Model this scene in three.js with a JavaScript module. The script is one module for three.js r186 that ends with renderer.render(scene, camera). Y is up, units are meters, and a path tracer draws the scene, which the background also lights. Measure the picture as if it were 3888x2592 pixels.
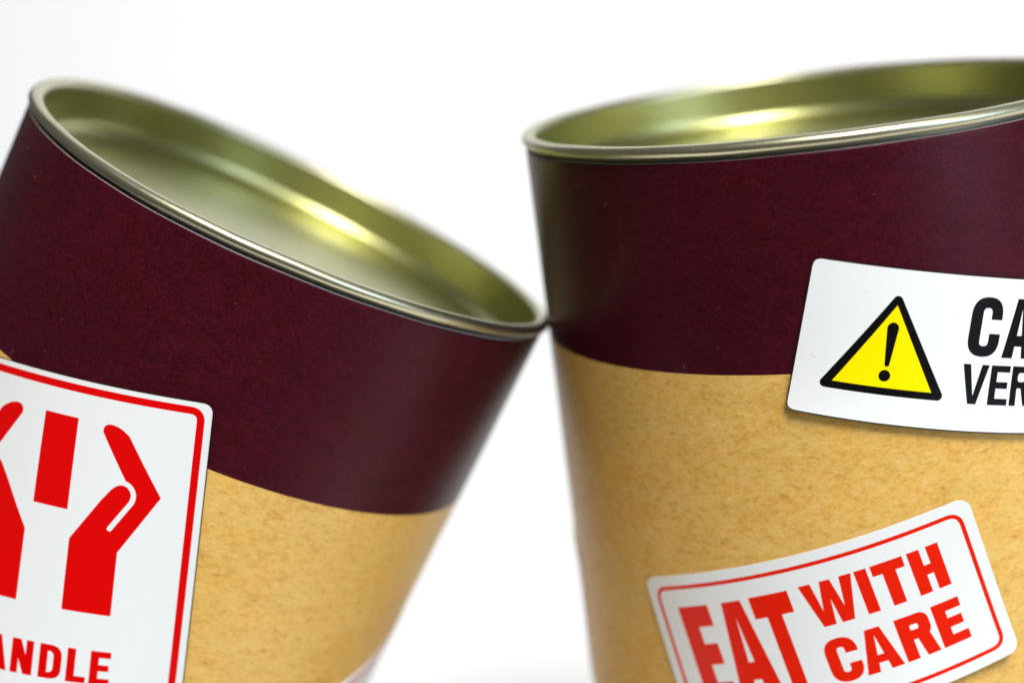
import * as THREE from 'three';
import { RectAreaLightUniformsLib } from 'three/addons/lights/RectAreaLightUniformsLib.js';
import { RoundedBoxGeometry } from 'three/addons/geometries/RoundedBoxGeometry.js';

// ---------------------------------------------------------------- scale: everything in can radii, drawn in metres
const R = 0.037;                       // radius of a can
const H = 4.238;                       // height of a can in radii
const V = (x, y, z) => new THREE.Vector3(x, y, z);

const scene = new THREE.Scene();
scene.background = new THREE.Color(0.11, 0.112, 0.115);   // the dim room behind the photographer

// ---------------------------------------------------------------- camera (close-up, slightly rolled, shallow focus)
const camera = new THREE.PerspectiveCamera(25.14, 1024 / 682, 0.01, 40);
const camBack = V(0, 0.2415, 0.9704);
camera.up.set(0.1331362, 0.96175318, -0.23938581);
camera.position.set(-1.13983, H + 0.59993, 5.44749).multiplyScalar(R);
camera.lookAt(camera.position.clone().addScaledVector(camBack, -1));
camera.focus = 4.68 * R;
camera.userData.fStop = 9.5;

// ---------------------------------------------------------------- renderer and light
const renderer = new THREE.WebGLRenderer({ antialias: true });
renderer.setSize(1024, 682);
renderer.toneMapping = THREE.LinearToneMapping;
renderer.toneMappingExposure = 1.07;
renderer.shadowMap.enabled = true;
RectAreaLightUniformsLib.init();

const aim = V(-0.9 * R, (H - 0.6) * R, 0);
function direction(elevation, azimuth) {
  const e = THREE.MathUtils.degToRad(elevation), a = THREE.MathUtils.degToRad(azimuth);
  return V(Math.cos(e) * Math.sin(a), Math.sin(e), Math.cos(e) * Math.cos(a));
}
const LAMP = { color: new THREE.Color(1.0, 0.965, 0.90), intensity: 43, w: 0.34, h: 0.34, at: aim.clone().addScaledVector(direction(54, 24), 1.05) };
const WINDOW = { color: new THREE.Color(0.60, 0.76, 1.0), intensity: 3.2, w: 0.66, h: 0.90, at: aim.clone().addScaledVector(direction(12, 47), 1.35) };
function areaLight(name, L, clear) {
  const l = new THREE.RectAreaLight(L.color, L.intensity, L.w, L.h);
  l.name = name;
  l.position.copy(L.at).addScaledVector(aim.clone().sub(L.at).normalize(), clear);
  l.lookAt(aim);
  scene.add(l);
}
areaLight('softbox_light', LAMP, 0.012);
areaLight('window_light', WINDOW, 0.012);

// ---------------------------------------------------------------- helpers
let seed = 20240611;
const rnd = () => { seed = (seed + 0x6D2B79F5) | 0; let t = Math.imul(seed ^ (seed >>> 15), 1 | seed); t = (t + Math.imul(t ^ (t >>> 7), 61 | t)) ^ t; return ((t ^ (t >>> 14)) >>> 0) / 4294967296; };
const lerp = THREE.MathUtils.lerp, smooth = THREE.MathUtils.smoothstep;

// value noise that tiles
function tileNoise(nx, ny) {
  const g = new Float32Array(nx * ny).map(() => rnd() * 2 - 1);
  return (u, v) => {
    const x = u * nx, y = v * ny, x0 = Math.floor(x), y0 = Math.floor(y);
    let fx = x - x0, fy = y - y0; fx = fx * fx * (3 - 2 * fx); fy = fy * fy * (3 - 2 * fy);
    const at = (i, j) => g[((j % ny + ny) % ny) * nx + ((i % nx + nx) % nx)];
    return lerp(lerp(at(x0, y0), at(x0 + 1, y0), fx), lerp(at(x0, y0 + 1), at(x0 + 1, y0 + 1), fx), fy);
  };
}
function dataTexture(data, n, srgb) {
  const t = new THREE.DataTexture(data, n, n, THREE.RGBAFormat, THREE.UnsignedByteType);
  t.magFilter = THREE.LinearFilter; t.minFilter = THREE.LinearMipmapLinearFilter; t.generateMipmaps = true;
  t.wrapS = t.wrapT = THREE.RepeatWrapping;
  if (srgb) t.colorSpace = THREE.SRGBColorSpace;
  t.needsUpdate = true;
  return t;
}
const toSRGB = (c) => 255 * (c <= 0.0031308 ? 12.92 * c : 1.055 * Math.pow(c, 1 / 2.4) - 0.055);

// kraft paper: soft mottling with short light and dark fibres lying mostly level
function kraftMaps() {
  const n = 1024, a = new Float32Array(n * n), hue = new Float32Array(n * n);
  const o = [[10, 14, 0.05], [26, 44, 0.07], [60, 110, 0.14], [150, 230, 0.22], [330, 420, 0.22]].map(([x, y, k]) => [tileNoise(x, y), k]);
  const hn = tileNoise(22, 34), hn2 = tileNoise(90, 140);
  for (let j = 0; j < n; j++) for (let i = 0; i < n; i++) {
    let s = 0; for (const [f, k] of o) s += f(i / n, j / n) * k;
    a[j * n + i] = s; hue[j * n + i] = hn(i / n, j / n) * 0.5 + hn2(i / n, j / n) * 0.5;
  }
  const fibre = (x, y, len, wid, ang, amp) => {
    const c = Math.cos(ang), s = Math.sin(ang), e = Math.ceil(len + wid * 2), bend = (rnd() - 0.5) * 0.6 / len;
    for (let j = -e; j <= e; j++) for (let i = -e; i <= e; i++) {
      const p = i * c + j * s, q = -i * s + j * c - bend * p * p, d = (p / len) ** 2 + (q / wid) ** 2;
      if (d > 5) continue;
      a[((y + j + n) % n) * n + ((x + i + n) % n)] += amp * Math.exp(-d * 1.4);
    }
  };
  for (let k = 0; k < 14000; k++) fibre(Math.floor(rnd() * n), Math.floor(rnd() * n), 2.2 + rnd() * 8, 0.9 + rnd() * 1.1, (rnd() - 0.5) * 1.1, (rnd() < 0.58 ? 1 : -1) * (0.10 + rnd() * 0.32));
  for (let k = 0; k < 120; k++) fibre(Math.floor(rnd() * n), Math.floor(rnd() * n), 2.5 + rnd() * 4, 2 + rnd() * 2, (rnd() - 0.5) * 2, -(0.35 + rnd() * 0.6));
  for (let k = 0; k < 7; k++) fibre(Math.floor(rnd() * n), Math.floor(rnd() * n), 4 + rnd() * 4, 3 + rnd() * 3, rnd() * 3, -1.0);
  const col = new Uint8Array(n * n * 4), bmp = new Uint8Array(n * n * 4);
  for (let k = 0; k < n * n; k++) {
    const s = THREE.MathUtils.clamp(a[k], -1.2, 1.0), h = hue[k];
    // middle, pale fibre, brown fibre
    const mid = [0.640 + 0.02 * h, 0.388 - 0.025 * h, 0.094 - 0.02 * h], hi = [0.74, 0.53, 0.22], lo = [0.40, 0.19, 0.030];
    const t = s > 0 ? s : -s, b = s > 0 ? hi : lo;
    for (let c = 0; c < 3; c++) col[k * 4 + c] = toSRGB(lerp(mid[c], b[c], Math.min(1, t * 0.95)));
    col[k * 4 + 3] = 255;
    bmp[k * 4] = bmp[k * 4 + 1] = bmp[k * 4 + 2] = 128 + 90 * THREE.MathUtils.clamp(s * 0.5, -1, 1); bmp[k * 4 + 3] = 255;
  }
  return [dataTexture(col, n, true), dataTexture(bmp, n, false)];
}
// burgundy print: fine level grain, slight red and purple drift
function burgundyMaps() {
  const n = 1024, col = new Uint8Array(n * n * 4), rgh = new Uint8Array(n * n * 4);
  const a = tileNoise(8, 10), b = tileNoise(40, 70), c = tileNoise(150, 320), d = tileNoise(420, 512), p = tileNoise(34, 30), q = tileNoise(260, 380);
  for (let j = 0; j < n; j++) for (let i = 0; i < n; i++) {
    const u = i / n, v = j / n, k = (j * n + i) * 4;
    const s = 1 + 0.07 * a(u, v) + 0.09 * b(u, v) + 0.13 * c(u, v) + 0.34 * d(u, v), h = 0.5 * p(u, v) + 0.5 * q(u, v);
    col[k] = toSRGB(0.0430 * s); col[k + 1] = toSRGB(0.0032 * s); col[k + 2] = toSRGB(0.0078 * s * (1 + 0.45 * h)); col[k + 3] = 255;
    const g = 128 + 60 * c(u, v) + 50 * d(u, v);
    rgh[k] = rgh[k + 1] = rgh[k + 2] = g; rgh[k + 3] = 255;
  }
  // a few specks of paper lint
  for (let m = 0; m < 46; m++) {
    let x = rnd() * n, y = rnd() * n; const an = rnd() * 6.28, len = 1 + rnd() * 6, l = 60 + rnd() * 60;
    for (let s = 0; s < len; s++) { const k = ((Math.floor(y) % n + n) % n * n + (Math.floor(x) % n + n) % n) * 4; col[k] = l + 30; col[k + 1] = l; col[k + 2] = l; x += Math.cos(an); y += Math.sin(an); }
  }
  return [dataTexture(col, n, true), dataTexture(rgh, n, false)];
}
function metalMaps() {
  const n = 512, rgh = new Uint8Array(n * n * 4), bmp = new Uint8Array(n * n * 4);
  const a = tileNoise(9, 9), b = tileNoise(60, 160), c = tileNoise(256, 256);
  for (let j = 0; j < n; j++) for (let i = 0; i < n; i++) {
    const u = i / n, v = j / n, k = (j * n + i) * 4, s = 0.5 + 0.16 * a(u, v) + 0.16 * b(u, v) + 0.16 * c(u, v);
    rgh[k] = rgh[k + 1] = rgh[k + 2] = 255 * (0.74 + 0.26 * s); rgh[k + 3] = 255;
    bmp[k] = bmp[k + 1] = bmp[k + 2] = 255 * s; bmp[k + 3] = 255;
  }
  return [dataTexture(rgh, n, false), dataTexture(bmp, n, false)];
}
const [kraftMap, kraftBump] = kraftMaps();
const [burgMap, burgBump] = burgundyMaps();
const [metalRough, metalBump] = metalMaps();

const M = {
  kraft: new THREE.MeshPhysicalMaterial({ name: 'kraft_print', map: kraftMap, bumpMap: kraftBump, bumpScale: 0.00002, roughness: 0.36, specularIntensity: 0.45 }),
  burgundy: new THREE.MeshPhysicalMaterial({ name: 'burgundy_print', map: burgMap, bumpMap: burgBump, bumpScale: 0.000006, roughness: 0.36, specularIntensity: 0.28 }),
  lacquer: new THREE.MeshPhysicalMaterial({ name: 'gold_lacquer_tin', color: new THREE.Color().setRGB(0.395, 0.40, 0.165), metalness: 1, roughness: 0.33, clearcoat: 0.4, clearcoatRoughness: 0.2 }),
  rim: new THREE.MeshPhysicalMaterial({ name: 'rolled_tin_edge', color: new THREE.Color().setRGB(0.53, 0.515, 0.35), metalness: 1, roughness: 0.40, roughnessMap: metalRough, bumpMap: metalBump, bumpScale: 0.000005 }),
  board: new THREE.MeshStandardMaterial({ name: 'raw_board_edge', color: new THREE.Color().setRGB(0.55, 0.52, 0.53), roughness: 0.9 }),
  paperWhite: new THREE.MeshPhysicalMaterial({ name: 'white_sticker_paper', color: new THREE.Color().setRGB(0.80, 0.81, 0.80), roughness: 0.5 }),
  sweep: new THREE.MeshStandardMaterial({ name: 'white_backdrop_paper', color: new THREE.Color().setRGB(0.93, 0.94, 0.955), roughness: 0.9 }),
  table: new THREE.MeshStandardMaterial({ name: 'dark_wood_top', color: new THREE.Color().setRGB(0.045, 0.032, 0.022), roughness: 0.5 }),
  blackMetal: new THREE.MeshStandardMaterial({ name: 'black_lamp_housing', color: new THREE.Color().setRGB(0.03, 0.03, 0.03), roughness: 0.6 }),
  lampGlow: new THREE.MeshStandardMaterial({ name: 'lamp_diffuser', color: 0xffffff, emissive: LAMP.color, emissiveIntensity: 1.5 }),
  windowGlow: new THREE.MeshStandardMaterial({ name: 'daylight_pane', color: 0xffffff, emissive: WINDOW.color, emissiveIntensity: 1.0 }),
  windowFrame: new THREE.MeshStandardMaterial({ name: 'white_window_frame', color: new THREE.Color().setRGB(0.75, 0.75, 0.74), roughness: 0.5 }),
};

function add(name, geometry, material, parent) {
  const m = new THREE.Mesh(geometry, material);
  m.name = name; m.castShadow = m.receiveShadow = true;
  parent.add(m);
  return m;
}

// ---------------------------------------------------------------- setting: one sheet of white paper, table to backdrop
{
  const pts = [], x0 = -0.34, x1 = 0.70, z0 = 0.13, zc = -0.36, rad = 0.30, top = 1.1;
  pts.push([z0, 0], [zc, 0]);
  for (let k = 1; k <= 24; k++) { const a = k / 24 * Math.PI / 2; pts.push([zc - rad * Math.sin(a), rad * (1 - Math.cos(a))]); }
  pts.push([zc - rad, top]);
  const s = new THREE.Shape();
  pts.forEach(([z, y], i) => i ? s.lineTo(-z, y) : s.moveTo(-z, y));
  for (let i = pts.length - 1; i >= 0; i--) {          // back of the sheet, 3 mm behind
    const [z, y] = pts[i], [za, ya] = pts[Math.max(0, i - 1)], [zb, yb] = pts[Math.min(pts.length - 1, i + 1)];
    const d = Math.hypot(zb - za, yb - ya);
    s.lineTo(-(z - (yb - ya) / d * 0.003), y - (za - zb) / d * 0.003);
  }
  const g = new THREE.ExtrudeGeometry(s, { depth: x1 - x0, bevelEnabled: false, steps: 1 });
  g.rotateY(Math.PI / 2); g.translate(x0, 0, 0);
  const m = add('paper_backdrop', g, M.sweep, scene);
  const t = add('tabletop', new RoundedBoxGeometry(2.0, 0.03, 1.6, 3, 0.006).translate(0.1, -0.0192, 0.1), M.table, scene);
  t.userData = { kind: 'structure', label: 'dark table top under the white paper', category: 'table' };
  m.userData = { kind: 'structure', label: 'white paper sheet sweeping from table up to backdrop', category: 'backdrop' };
}

// ---------------------------------------------------------------- can geometry
// warp(theta, h) lifts points near the lip: the left tin is not quite flat
function revolve(profile, warp, seg = 192, tile = 2.0944) {
  // profile: [radius, height] in radii, outside face to the right when walking it
  const pos = [], uv = [], idx = [], n = profile.length;
  let len = 0; const along = profile.map((p, i) => i ? (len += Math.hypot(p[0] - profile[i - 1][0], p[1] - profile[i - 1][1])) : 0);
  for (let i = 0; i <= seg; i++) {
    const th = i / seg * Math.PI * 2 - Math.PI;
    for (let j = 0; j < n; j++) {
      const [r, h] = profile[j], y = h + (warp ? warp(th, h) * smooth(r, 0.5, 0.95) : 0);
      pos.push(Math.sin(th) * r * R, y * R, Math.cos(th) * r * R);
      uv.push(th / tile, -along[j] / tile);
    }
  }
  for (let i = 0; i < seg; i++) for (let j = 0; j < n - 1; j++) {
    const a = i * n + j, b = a + n;
    idx.push(a, a + 1, b, b, a + 1, b + 1);
  }
  const g = new THREE.BufferGeometry();
  g.setAttribute('position', new THREE.Float32BufferAttribute(pos, 3));
  g.setAttribute('uv', new THREE.Float32BufferAttribute(uv, 2));
  g.setIndex(idx); g.computeVertexNormals();
  const nn = g.attributes.normal;                      // close the seam
  for (let j = 0; j < n; j++) {
    const a = j, b = seg * n + j, v = V(nn.getX(a) + nn.getX(b), nn.getY(a) + nn.getY(b), nn.getZ(a) + nn.getZ(b)).normalize();
    nn.setXYZ(a, v.x, v.y, v.z); nn.setXYZ(b, v.x, v.y, v.z);
  }
  return g;
}
const arc = (cr, ch, rr, rh, a0, a1, k) => Array.from({ length: k + 1 }, (_, i) => { const a = THREE.MathUtils.degToRad(lerp(a0, a1, i / k)); return [cr + rr * Math.cos(a), ch + rh * Math.sin(a)]; });
const BAND = 0.7384, EDGE = 0.068;

function buildCan(warp) {
  const can = new THREE.Group();
  const top = (p) => p.map(([r, h]) => [r, h]);
  const line = (r, h0, h1, k) => Array.from({ length: k + 1 }, (_, i) => [r, lerp(h0, h1, i / k)]);
  // burgundy band with a tiny rolled-over top edge, kraft below it
  add('burgundy_band', revolve([[0.9965, -EDGE + 0.0010], [0.9990, -EDGE - 0.0005], [1.0, -EDGE - 0.004], ...line(1.0, -EDGE - 0.02, -BAND, 14)], warp), M.burgundy, can);
  add('kraft_wrap', revolve([...line(1.0, -BAND, -H + 0.075, 20)], warp), M.kraft, can);
  add('board_edge', revolve(top([[0.976, -EDGE - 0.05], [0.976, -EDGE - 0.001], [0.979, -EDGE + 0.0012], [0.9965, -EDGE + 0.0010]]), warp), M.board, can);
  // lid: rolled seam, then a sunk panel
  const lid = add('lid_panel', revolve([
    [0.9612, -0.040], [0.9610, -0.06], [0.9605, -0.10], [0.9600, -0.145],
    ...arc(0.8950, -0.145, 0.065, 0.063, 0, -78, 14),
    [0.890, -0.2095], [0.872, -0.2115],
    ...Array.from({ length: 12 }, (_, i) => { const q = 0.855 * (1 - (i + 0.5) / 12); return [q, -0.2125 + 0.012 * (1 - (q / 0.868) ** 2)]; }), [0.0005, -0.2005]], warp), M.lacquer, can);
  lid.userData.label = 'sunken gold lacquered lid panel';
  add('seam_rim', revolve([
    [0.9660, -0.090], [0.9660, -0.056], [0.9710, -0.0510], ...arc(0.9870, -0.0330, 0.0250, 0.0205, -125, 180, 30), [0.9615, -0.046]], warp), M.rim, can);
  // bottom seam and base plate
  add('base_rim', revolve([[1.0, -H + 0.075], [0.985, -H + 0.070], [0.985, -H + 0.060], [1.004, -H + 0.055], [1.006, -H + 0.02], ...arc(0.985, -H + 0.020, 0.021, 0.020, 0, -180, 10), [0.960, -H + 0.12], [0.90, -H + 0.13], [0.0005, -H + 0.13]], null), M.rim, can);
  return can;
}

// a sticker bent round the can: local x along its top edge, y up, origin at its top left corner
function stickerGeometry({ s, h, turn, w, tall, corner, lift = 0.0045, raise }, warp) {
  const c = Math.cos(turn), sn = Math.sin(turn), ys = [], nx = 60;
  const cornerRows = 7, mid = 30;
  for (let i = 0; i <= cornerRows; i++) ys.push(corner * (1 - Math.cos(i / cornerRows * Math.PI / 2)));
  for (let i = 1; i < mid; i++) ys.push(lerp(corner, tall - corner, i / mid));
  for (let i = cornerRows; i >= 0; i--) ys.push(tall - corner * (1 - Math.cos(i / cornerRows * Math.PI / 2)));
  const pos = [], nor = [], uv = [], idx = [], ny = ys.length;
  const put = (x, y, r) => {
    const th = s + x * c + y * sn, hh = h + x * sn - y * c;          // y counted downwards
    pos.push(Math.sin(th) * r * R, (hh + (warp ? warp(th, hh) : 0)) * R, Math.cos(th) * r * R);
    nor.push(Math.sin(th), 0, Math.cos(th));
    uv.push(x / w, 1 - y / tall);
  };
  const inset = (y) => { const d = y < corner ? corner - y : y > tall - corner ? y - (tall - corner) : 0; return corner - Math.sqrt(Math.max(0, corner * corner - d * d)); };
  const R0 = (x, y) => 1 + lift + (raise ? raise(x / w, y / tall) : 0);
  for (let j = 0; j < ny; j++) { const y = ys[j], e = Math.min(inset(y), corner); for (let i = 0; i <= nx; i++) { const x = lerp(e, w - e, i / nx); put(x, y, R0(x, y)); } }
  const st = nx + 1;
  for (let j = 0; j < ny - 1; j++) for (let i = 0; i < nx; i++) { const a = j * st + i; idx.push(a, a + st, a + 1, a + 1, a + st, a + st + 1); }
  // rim of the sheet: 0.1 mm thick edge turned down to the can
  const ring = [];
  for (let i = 0; i <= nx; i++) ring.push([0, i]);
  for (let j = 1; j < ny; j++) ring.push([j, nx]);
  for (let i = nx - 1; i >= 0; i--) ring.push([ny - 1, i]);
  for (let j = ny - 2; j > 0; j--) ring.push([j, 0]);
  const base = pos.length / 3;
  ring.forEach(([j, i]) => { const y = ys[j], e = inset(y), x = lerp(e, w - e, i / nx), r = R0(x, y); put(x, y, r); put(x, y, r - 0.0035); });
  for (let k = 0; k < ring.length; k++) { const a = base + k * 2, b = base + (k + 1) % ring.length * 2; idx.push(a, b, a + 1, b, b + 1, a + 1); }
  const under = pos.length / 3;                        // and its back
  for (let j = 0; j < ny; j++) { const y = ys[j], e = inset(y); for (let i = 0; i <= nx; i++) { const x = lerp(e, w - e, i / nx); put(x, y, R0(x, y) - 0.0035); } }
  for (let j = 0; j < ny - 1; j++) for (let i = 0; i < nx; i++) { const a = under + j * st + i; idx.push(a, a + 1, a + st, a + 1, a + st + 1, a + st); }
  const g = new THREE.BufferGeometry();
  g.setAttribute('position', new THREE.Float32BufferAttribute(pos, 3));
  g.setAttribute('uv', new THREE.Float32BufferAttribute(uv, 2));
  g.setIndex(idx); g.computeVertexNormals();
  return g;
}

// ---------------------------------------------------------------- print on the stickers
// k = pixels per can radius; drawing units are can radii from the sticker's top left corner, y down
function printed(w, tall, k, draw) {
  const cv = document.createElement('canvas'); cv.width = Math.round(w * k); cv.height = Math.round(tall * k);
  const g = cv.getContext('2d');
  g.fillStyle = 'rgb(221,224,224)'; g.fillRect(0, 0, cv.width, cv.height);
  g.scale(cv.width / w, cv.height / tall);
  draw(g);
  const t = new THREE.CanvasTexture(cv); t.colorSpace = THREE.SRGBColorSpace; t.anisotropy = 8;
  return new THREE.MeshPhysicalMaterial({ name: 'printed_sticker', map: t, roughness: 0.26, specularIntensity: 0.35 });
}
function roundRect(g, x, y, w, h, r) {
  g.beginPath(); g.moveTo(x + r, y); g.lineTo(x + w - r, y); g.quadraticCurveTo(x + w, y, x + w, y + r); g.lineTo(x + w, y + h - r); g.quadraticCurveTo(x + w, y + h, x + w - r, y + h);
  g.lineTo(x + r, y + h); g.quadraticCurveTo(x, y + h, x, y + h - r); g.lineTo(x, y + r); g.quadraticCurveTo(x, y, x + r, y); g.closePath();
}
function poly(g, pts) { g.beginPath(); pts.forEach(([x, y], i) => i ? g.lineTo(x, y) : g.moveTo(x, y)); g.closePath(); g.fill(); }
// heavy condensed capitals; every letter fills the box x0..x1, y0..y1 with stems of width s
function letter(g, ch, x0, x1, y0, y1, s, bg = 'rgb(221,224,224)', b = s * 0.82) {
  const w = x1 - x0, h = y1 - y0, P = (p) => poly(g, p.map(([x, y]) => [x0 + x * w, y0 + y * h])), u = s / w, v = b / h, ink = g.fillStyle;
  const box = (x, y, ww, hh) => g.fillRect(x, y, ww, hh);
  if (ch === 'E' || ch === 'L') {
    box(x0, y0, s, h); box(x0, y1 - b, w, b);
    if (ch === 'E') { box(x0, y0, w, b); box(x0, y0 + h * 0.5 - b * 0.52, w * 0.93, b); }
  } else if (ch === 'I') box(x0, y0, w, h);
  else if (ch === 'H') { box(x0, y0, s, h); box(x1 - s, y0, s, h); box(x0, y0 + h * 0.5 - b * 0.52, w, b); }
  else if (ch === 'T') { box(x0, y0, w, b * 1.05); box(x0 + (w - s) / 2, y0, s, h); }
  else if (ch === 'N') { box(x0, y0, s * 0.92, h); box(x1 - s * 0.92, y0, s * 0.92, h); P([[0, 0], [u * 1.1, 0], [1, 1], [1 - u * 1.1, 1]]); }
  else if (ch === 'A') {
    P([[0.5 - u * 0.60, 0], [0.5 + u * 0.60, 0], [1, 1], [1 - u * 1.02, 1], [0.5, 0.16], [u * 1.02, 1], [0, 1]]);
    P([[0.26, 0.62], [0.74, 0.62], [0.80, 0.80], [0.20, 0.80]]);
  } else if (ch === 'V') P([[0, 0], [u * 1.05, 0], [0.5, 0.80], [1 - u * 1.05, 0], [1, 0], [0.5 + u * 0.58, 1], [0.5 - u * 0.58, 1]]);
  else if (ch === 'W') P([[0, 0], [u * 0.98, 0], [0.30, 0.66], [0.5 - u * 0.42, 0], [0.5 + u * 0.42, 0], [0.70, 0.66], [1 - u * 0.98, 0], [1, 0], [0.79, 1], [0.79 - u, 1], [0.5, 0.42], [0.21 + u, 1], [0.21, 1]]);
  else if (ch === 'Y') P([[0, 0], [u, 0], [0.5, 0.40], [1 - u, 0], [1, 0], [0.5 + u / 2, 0.62], [0.5 + u / 2, 1], [0.5 - u / 2, 1], [0.5 - u / 2, 0.62]]);
  else if (ch === 'D') {
    const r = Math.min(w * 0.62, h * 0.34), ri = Math.max(0.002, r - s * 0.8);
    g.beginPath(); g.moveTo(x0, y0); g.lineTo(x1 - r, y0); g.quadraticCurveTo(x1, y0, x1, y0 + r); g.lineTo(x1, y1 - r); g.quadraticCurveTo(x1, y1, x1 - r, y1); g.lineTo(x0, y1); g.closePath(); g.fill();
    g.fillStyle = bg; g.beginPath(); g.moveTo(x0 + s, y0 + b); g.lineTo(x1 - s - ri, y0 + b); g.quadraticCurveTo(x1 - s, y0 + b, x1 - s, y0 + b + ri); g.lineTo(x1 - s, y1 - b - ri); g.quadraticCurveTo(x1 - s, y1 - b, x1 - s - ri, y1 - b); g.lineTo(x0 + s, y1 - b); g.closePath(); g.fill(); g.fillStyle = ink;
  } else if (ch === 'C' || ch === 'O') {
    const r = w * 0.5, ri = (w - 2 * s) / 2;
    roundRect(g, x0, y0, w, h, Math.min(r, h / 2)); g.fill();
    g.fillStyle = bg; roundRect(g, x0 + s, y0 + b, w - 2 * s, h - 2 * b, Math.max(0.001, ri * 0.95)); g.fill();
    if (ch === 'C') g.fillRect(x1 - s - 0.001, y0 + h * 0.37, s + 0.004, h * 0.24);
    g.fillStyle = ink;
  } else if (ch === 'U') {
    const r = w * 0.48, ri = (w - 2 * s) / 2;
    roundRect(g, x0, y0 - r, w, h + r, r); g.save(); g.clip(); box(x0, y0, w, h); g.restore();
    g.fillStyle = bg; roundRect(g, x0 + s, y0 - h, w - 2 * s, 2 * h - b, ri); g.fill(); g.fillStyle = ink;
  } else if (ch === 'R') {
    const hb = h * 0.56, r = hb * 0.42;
    box(x0, y0, s, h);
    g.beginPath(); g.moveTo(x0, y0); g.lineTo(x1 - r, y0); g.quadraticCurveTo(x1 - 0.02 * w, y0, x1 - 0.02 * w, y0 + r); g.lineTo(x1 - 0.02 * w, y0 + hb - r); g.quadraticCurveTo(x1 - 0.02 * w, y0 + hb, x1 - r, y0 + hb); g.lineTo(x0, y0 + hb); g.closePath(); g.fill();
    g.fillStyle = bg; roundRect(g, x0 + s, y0 + b, Math.max(0.004, w - 2 * s), hb - 2 * b, Math.max(0.002, (hb - 2 * b) * 0.4)); g.fill(); g.fillStyle = ink;
    P([[0.50, hb / h - 0.02], [0.88, hb / h - 0.08], [1.02, 1], [1.02 - u * 1.08, 1]]);
    box(x0, y0, s, h);
  }
}
const RED = 'rgb(208,4,4)', ORANGE_RED = 'rgb(216,30,6)', BLACK = 'rgb(12,11,12)';

function drawHandle(g) {
  const w = 0.964, X = (x) => w + x;                    // measured from the right edge
  g.strokeStyle = RED; g.lineWidth = 0.0235; roundRect(g, 0.0365, 0.0315, w - 0.073, 1.30 - 0.063, 0.034); g.stroke();
  g.strokeStyle = 'rgb(30,28,26)'; g.lineWidth = 0.006; roundRect(g, 0, 0, w, 1.30, 0.036); g.stroke();
  g.fillStyle = RED;
  g.fillRect(X(-0.5415), 0.1235, 0.119, 0.2950);
  for (const side of [1, -1]) {
    g.save();
    if (side < 0) { g.translate(w, 0); g.scale(-1, 1); }
    // fingers, back of the hand, wrist
    g.beginPath();
    g.moveTo(X(-0.335), 0.150); g.quadraticCurveTo(X(-0.338), 0.128, X(-0.318), 0.1225); g.quadraticCurveTo(X(-0.285), 0.119, X(-0.249), 0.150);
    g.lineTo(X(-0.132), 0.331); g.lineTo(X(-0.249), 0.530); g.lineTo(X(-0.249), 0.7465); g.lineTo(X(-0.4055), 0.7465); g.lineTo(X(-0.4055), 0.510);
    g.lineTo(X(-0.318), 0.369); g.lineTo(X(-0.290), 0.330); g.quadraticCurveTo(X(-0.268), 0.302, X(-0.240), 0.310);
    g.lineTo(X(-0.245), 0.294); g.closePath(); g.fill();
    // the pale gap between thumb and palm
    g.strokeStyle = 'rgb(221,224,224)'; g.lineWidth = 0.0165; g.lineCap = 'round'; g.lineJoin = 'round';
    g.beginPath(); g.moveTo(X(-0.281), 0.456); g.lineTo(X(-0.221), 0.360); g.quadraticCurveTo(X(-0.208), 0.325, X(-0.238), 0.304); g.quadraticCurveTo(X(-0.256), 0.296, X(-0.275), 0.304); g.stroke();
    g.restore();
  }
  const y0 = 0.8725, y1 = 0.9885, s = 0.0262;
  for (const [ch, a, b] of [['H', -0.730, -0.657], ['A', -0.648, -0.566], ['N', -0.553, -0.481], ['D', -0.460, -0.388], ['L', -0.371, -0.309], ['E', -0.297, -0.234]]) letter(g, ch, X(a), X(b), y0, y1, s);
}
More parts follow.
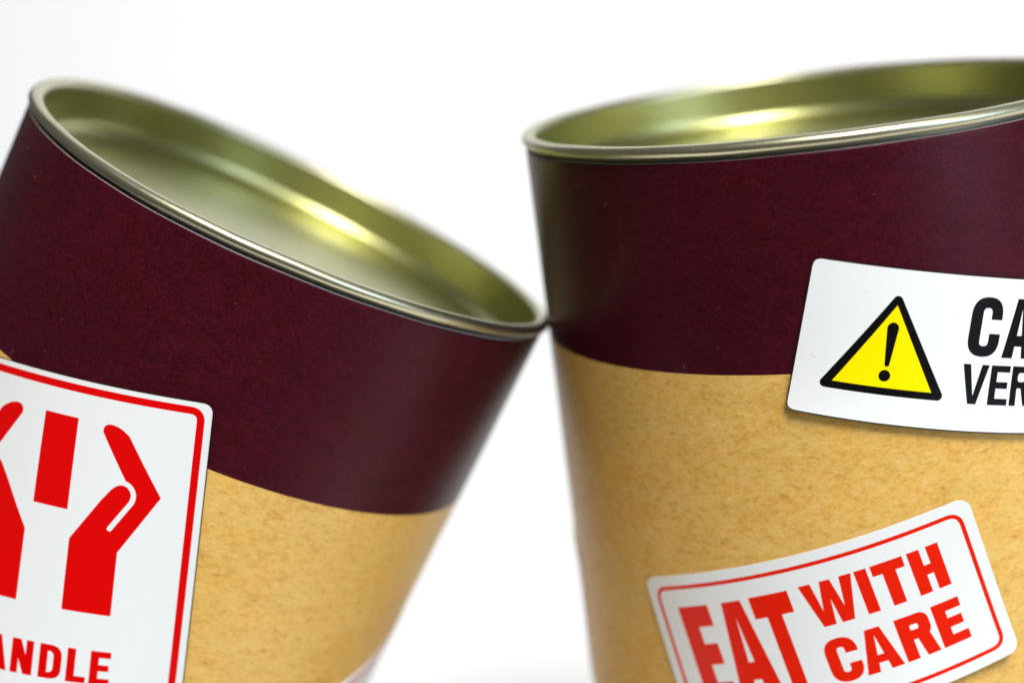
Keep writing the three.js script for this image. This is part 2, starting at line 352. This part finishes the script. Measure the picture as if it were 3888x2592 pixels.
function drawCaution(g) {
  g.strokeStyle = 'rgb(30,28,26)'; g.lineWidth = 0.007; roundRect(g, 0, 0, 1.46, 0.483, 0.030); g.stroke();
  g.fillStyle = BLACK; g.strokeStyle = BLACK; g.lineJoin = 'round';
  const tri = (e) => { g.beginPath(); g.moveTo(0.2735, 0.1000 - e); g.lineTo(0.1020, 0.3780); g.lineTo(0.4480, 0.3780); g.closePath(); };
  g.lineWidth = 0.030; tri(0); g.fill(); g.stroke();
  g.fillStyle = 'rgb(243,219,0)'; poly(g, [[0.2745, 0.1130], [0.1215, 0.3700], [0.4275, 0.3705]]);
  g.fillStyle = BLACK;
  g.beginPath(); g.arc(0.2740, 0.1850, 0.0178, Math.PI, 0); g.lineTo(0.2825, 0.2960); g.arc(0.2752, 0.2970, 0.0074, 0, Math.PI); g.closePath(); g.fill();
  g.beginPath(); g.arc(0.2738, 0.3330, 0.0178, 0, Math.PI * 2); g.fill();
  g.strokeStyle = 'rgb(188,188,186)'; g.lineWidth = 0.0018; g.beginPath(); g.moveTo(0.049, 0.296); g.lineTo(0.050, 0.303); g.lineTo(0.064, 0.309); g.stroke();
  g.beginPath(); g.moveTo(0.462, 0.119); g.lineTo(0.470, 0.1185); g.stroke(); g.fillStyle = 'rgb(200,200,200)'; g.fillRect(0.152, 0.135, 0.004, 0.003); g.fillRect(0.170, 0.083, 0.006, 0.003); g.fillStyle = BLACK;
  let x = 0.518;
  for (const [ch, w] of [['C', 0.112], ['A', 0.118], ['U', 0.108], ['T', 0.100], ['I', 0.040], ['O', 0.112], ['N', 0.108]]) { letter(g, ch, x, x + w, 0.064, 0.248, 0.040); x += w + 0.018; }
  x = 0.518;
  for (const [ch, w] of [['V', 0.092], ['E', 0.072], ['R', 0.080], ['Y', 0.088]]) { letter(g, ch, x, x + w, 0.2730, 0.3960, 0.0245); x += w + 0.009; }
}
function drawEat(g) {
  g.strokeStyle = ORANGE_RED; g.lineWidth = 0.0135; roundRect(g, 0.0415, 0.0415, 1.150 - 0.083, 0.570 - 0.083, 0.042); g.stroke();
  g.fillStyle = ORANGE_RED;
  const put = (ch, a, b, y0, y1, s, bar) => letter(g, ch, a, b, y0, y1, s, undefined, bar);
  put('E', 0.113, 0.234, 0.110, 0.457, 0.062, 0.074); put('A', 0.246, 0.402, 0.110, 0.457, 0.058); put('T', 0.390, 0.524, 0.108, 0.457, 0.050, 0.072);
  put('W', 0.562, 0.735, 0.106, 0.258, 0.040); put('I', 0.744, 0.783, 0.106, 0.258, 0.039); put('T', 0.796, 0.900, 0.106, 0.258, 0.042); put('H', 0.915, 1.017, 0.106, 0.258, 0.040);
  put('C', 0.567, 0.672, 0.304, 0.458, 0.040); put('A', 0.674, 0.794, 0.306, 0.457, 0.040); put('R', 0.806, 0.914, 0.306, 0.457, 0.040); put('E', 0.928, 1.020, 0.306, 0.457, 0.040);
}
function drawBorder(w, tall) { return (g) => { g.strokeStyle = RED; g.lineWidth = 0.020; roundRect(g, 0.035, 0.035, w - 0.07, tall - 0.07, 0.03); g.stroke(); }; }

const deg = THREE.MathUtils.degToRad;
function sticker(name, can, spec, warp, draw, label) {
  const m = add(name, stickerGeometry(spec, warp), printed(spec.w, spec.tall, spec.k ?? 1100, draw), can);
  m.userData.label = label;
  return m;
}

// ---------------------------------------------------------------- the two cans
{
  const warp = (th, h) => smooth(h, -0.60, -0.08) * (0.0016 * Math.sin(3 * th + 1) + 0.0008 * Math.sin(7 * th + 2) + 0.0004 * Math.sin(17 * th));
  const can = buildCan(warp);
  can.name = 'tin_can';
  can.position.set(0, H * R, 0);                        // parts hang down from the lip; the base stands on the paper
  sticker('sticker', can, { s: -0.215, h: -0.375, turn: deg(-14.6), w: 1.46, tall: 0.483, corner: 0.030, raise: (u, v) => 0.016 * v ** 5 }, null, drawCaution, 'white caution sticker with yellow warning triangle');
  sticker('sticker', can, { s: -0.920, h: -1.485, turn: deg(14.9), w: 1.150, tall: 0.570, corner: 0.040, raise: (u, v) => 0.020 * u ** 8 + 0.014 * v ** 6 }, null, drawEat, 'white sticker with red EAT WITH CARE lettering');
  sticker('sticker', can, { s: -2.20, h: -1.42, turn: deg(-12), w: 0.80, tall: 0.56, corner: 0.035, k: 500 }, null, drawBorder(0.80, 0.56), 'white sticker with red border round the side');
  can.userData = { label: 'upright tin with burgundy band, yellow warning triangle and EAT WITH CARE sticker', category: 'can', group: 'paper wrapped tins leaning together' };
  scene.add(can);
}
{
  const warp = (th, h) => { const t = 2 * (th + 0.135), k = smooth(h, -0.70, -0.10); return k * (-0.00745 * Math.cos(t) + 0.00962 * Math.sin(t) + 0.0007 * Math.sin(6 * th + 1) + 0.0004 * Math.sin(19 * th)); };
  const can = buildCan(warp);
  can.name = 'tin_can_001';
  const axis = V(0.54910, 0.83567, -0.01182).normalize(), z = V(0, 0, 1); z.addScaledVector(axis, -z.dot(axis)).normalize();
  const x = axis.clone().cross(z);
  can.quaternion.setFromRotationMatrix(new THREE.Matrix4().makeBasis(x, axis, z));
  can.position.set((-1.83483 + 0.008) * R, (H - 0.14723) * R, -0.12843 * R);
  sticker('sticker', can, { s: 0.045 - 0.964 * Math.cos(deg(16.9)), h: -0.530 - 0.964 * Math.sin(deg(16.9)), turn: deg(16.9), w: 0.964, tall: 1.30, corner: 0.036, raise: (u) => 0.012 * u ** 14 }, warp, drawHandle, 'white sticker with red hands catching a block');
  sticker('sticker', can, { s: 0.83, h: -1.507, turn: deg(19), w: 0.95, tall: 0.62, corner: 0.04, k: 500 }, null, drawBorder(0.95, 0.62), 'white sticker with red border at the side');
  can.userData = { label: 'leaning tin with burgundy band and red pictogram of two hands on its sticker', category: 'can', group: 'paper wrapped tins leaning together' };
  scene.add(can);
}

// ---------------------------------------------------------------- what lights them, outside the picture
function stand(name, L, label, category) {
  const g = new THREE.Group(); g.name = name; g.position.copy(L.at); g.lookAt(aim);
  g.userData = { label, category }; scene.add(g); return g;
}
{
  const g = stand('softbox_lamp', LAMP, 'square softbox lamp hanging above and before the tins', 'lamp');
  const d = new THREE.PlaneGeometry(LAMP.w, LAMP.h); d.translate(0, 0, 0.002);
  add('diffuser', d, M.lampGlow, g);
  const b = new RoundedBoxGeometry(LAMP.w + 0.03, LAMP.h + 0.03, 0.06, 3, 0.01); b.translate(0, 0, -0.032); add('housing', b, M.blackMetal, g);
}
{
  const g = stand('daylight_window', WINDOW, 'bright white framed window beside the table', 'window');
  const d = new THREE.PlaneGeometry(WINDOW.w, WINDOW.h); d.translate(0, 0, 0.002);
  add('pane', d, M.windowGlow, g);
  const bar = (w, h, x, y) => { const q = new RoundedBoxGeometry(w, h, 0.05, 2, 0.005); q.translate(x, y, -0.012); add('frame_bar', q, M.windowFrame, g); };
  bar(0.05, WINDOW.h + 0.1, -WINDOW.w / 2 - 0.025, 0); bar(0.05, WINDOW.h + 0.1, WINDOW.w / 2 + 0.025, 0);
  bar(WINDOW.w, 0.05, 0, WINDOW.h / 2 + 0.025); bar(WINDOW.w, 0.05, 0, -WINDOW.h / 2 - 0.025);
}

renderer.render(scene, camera);
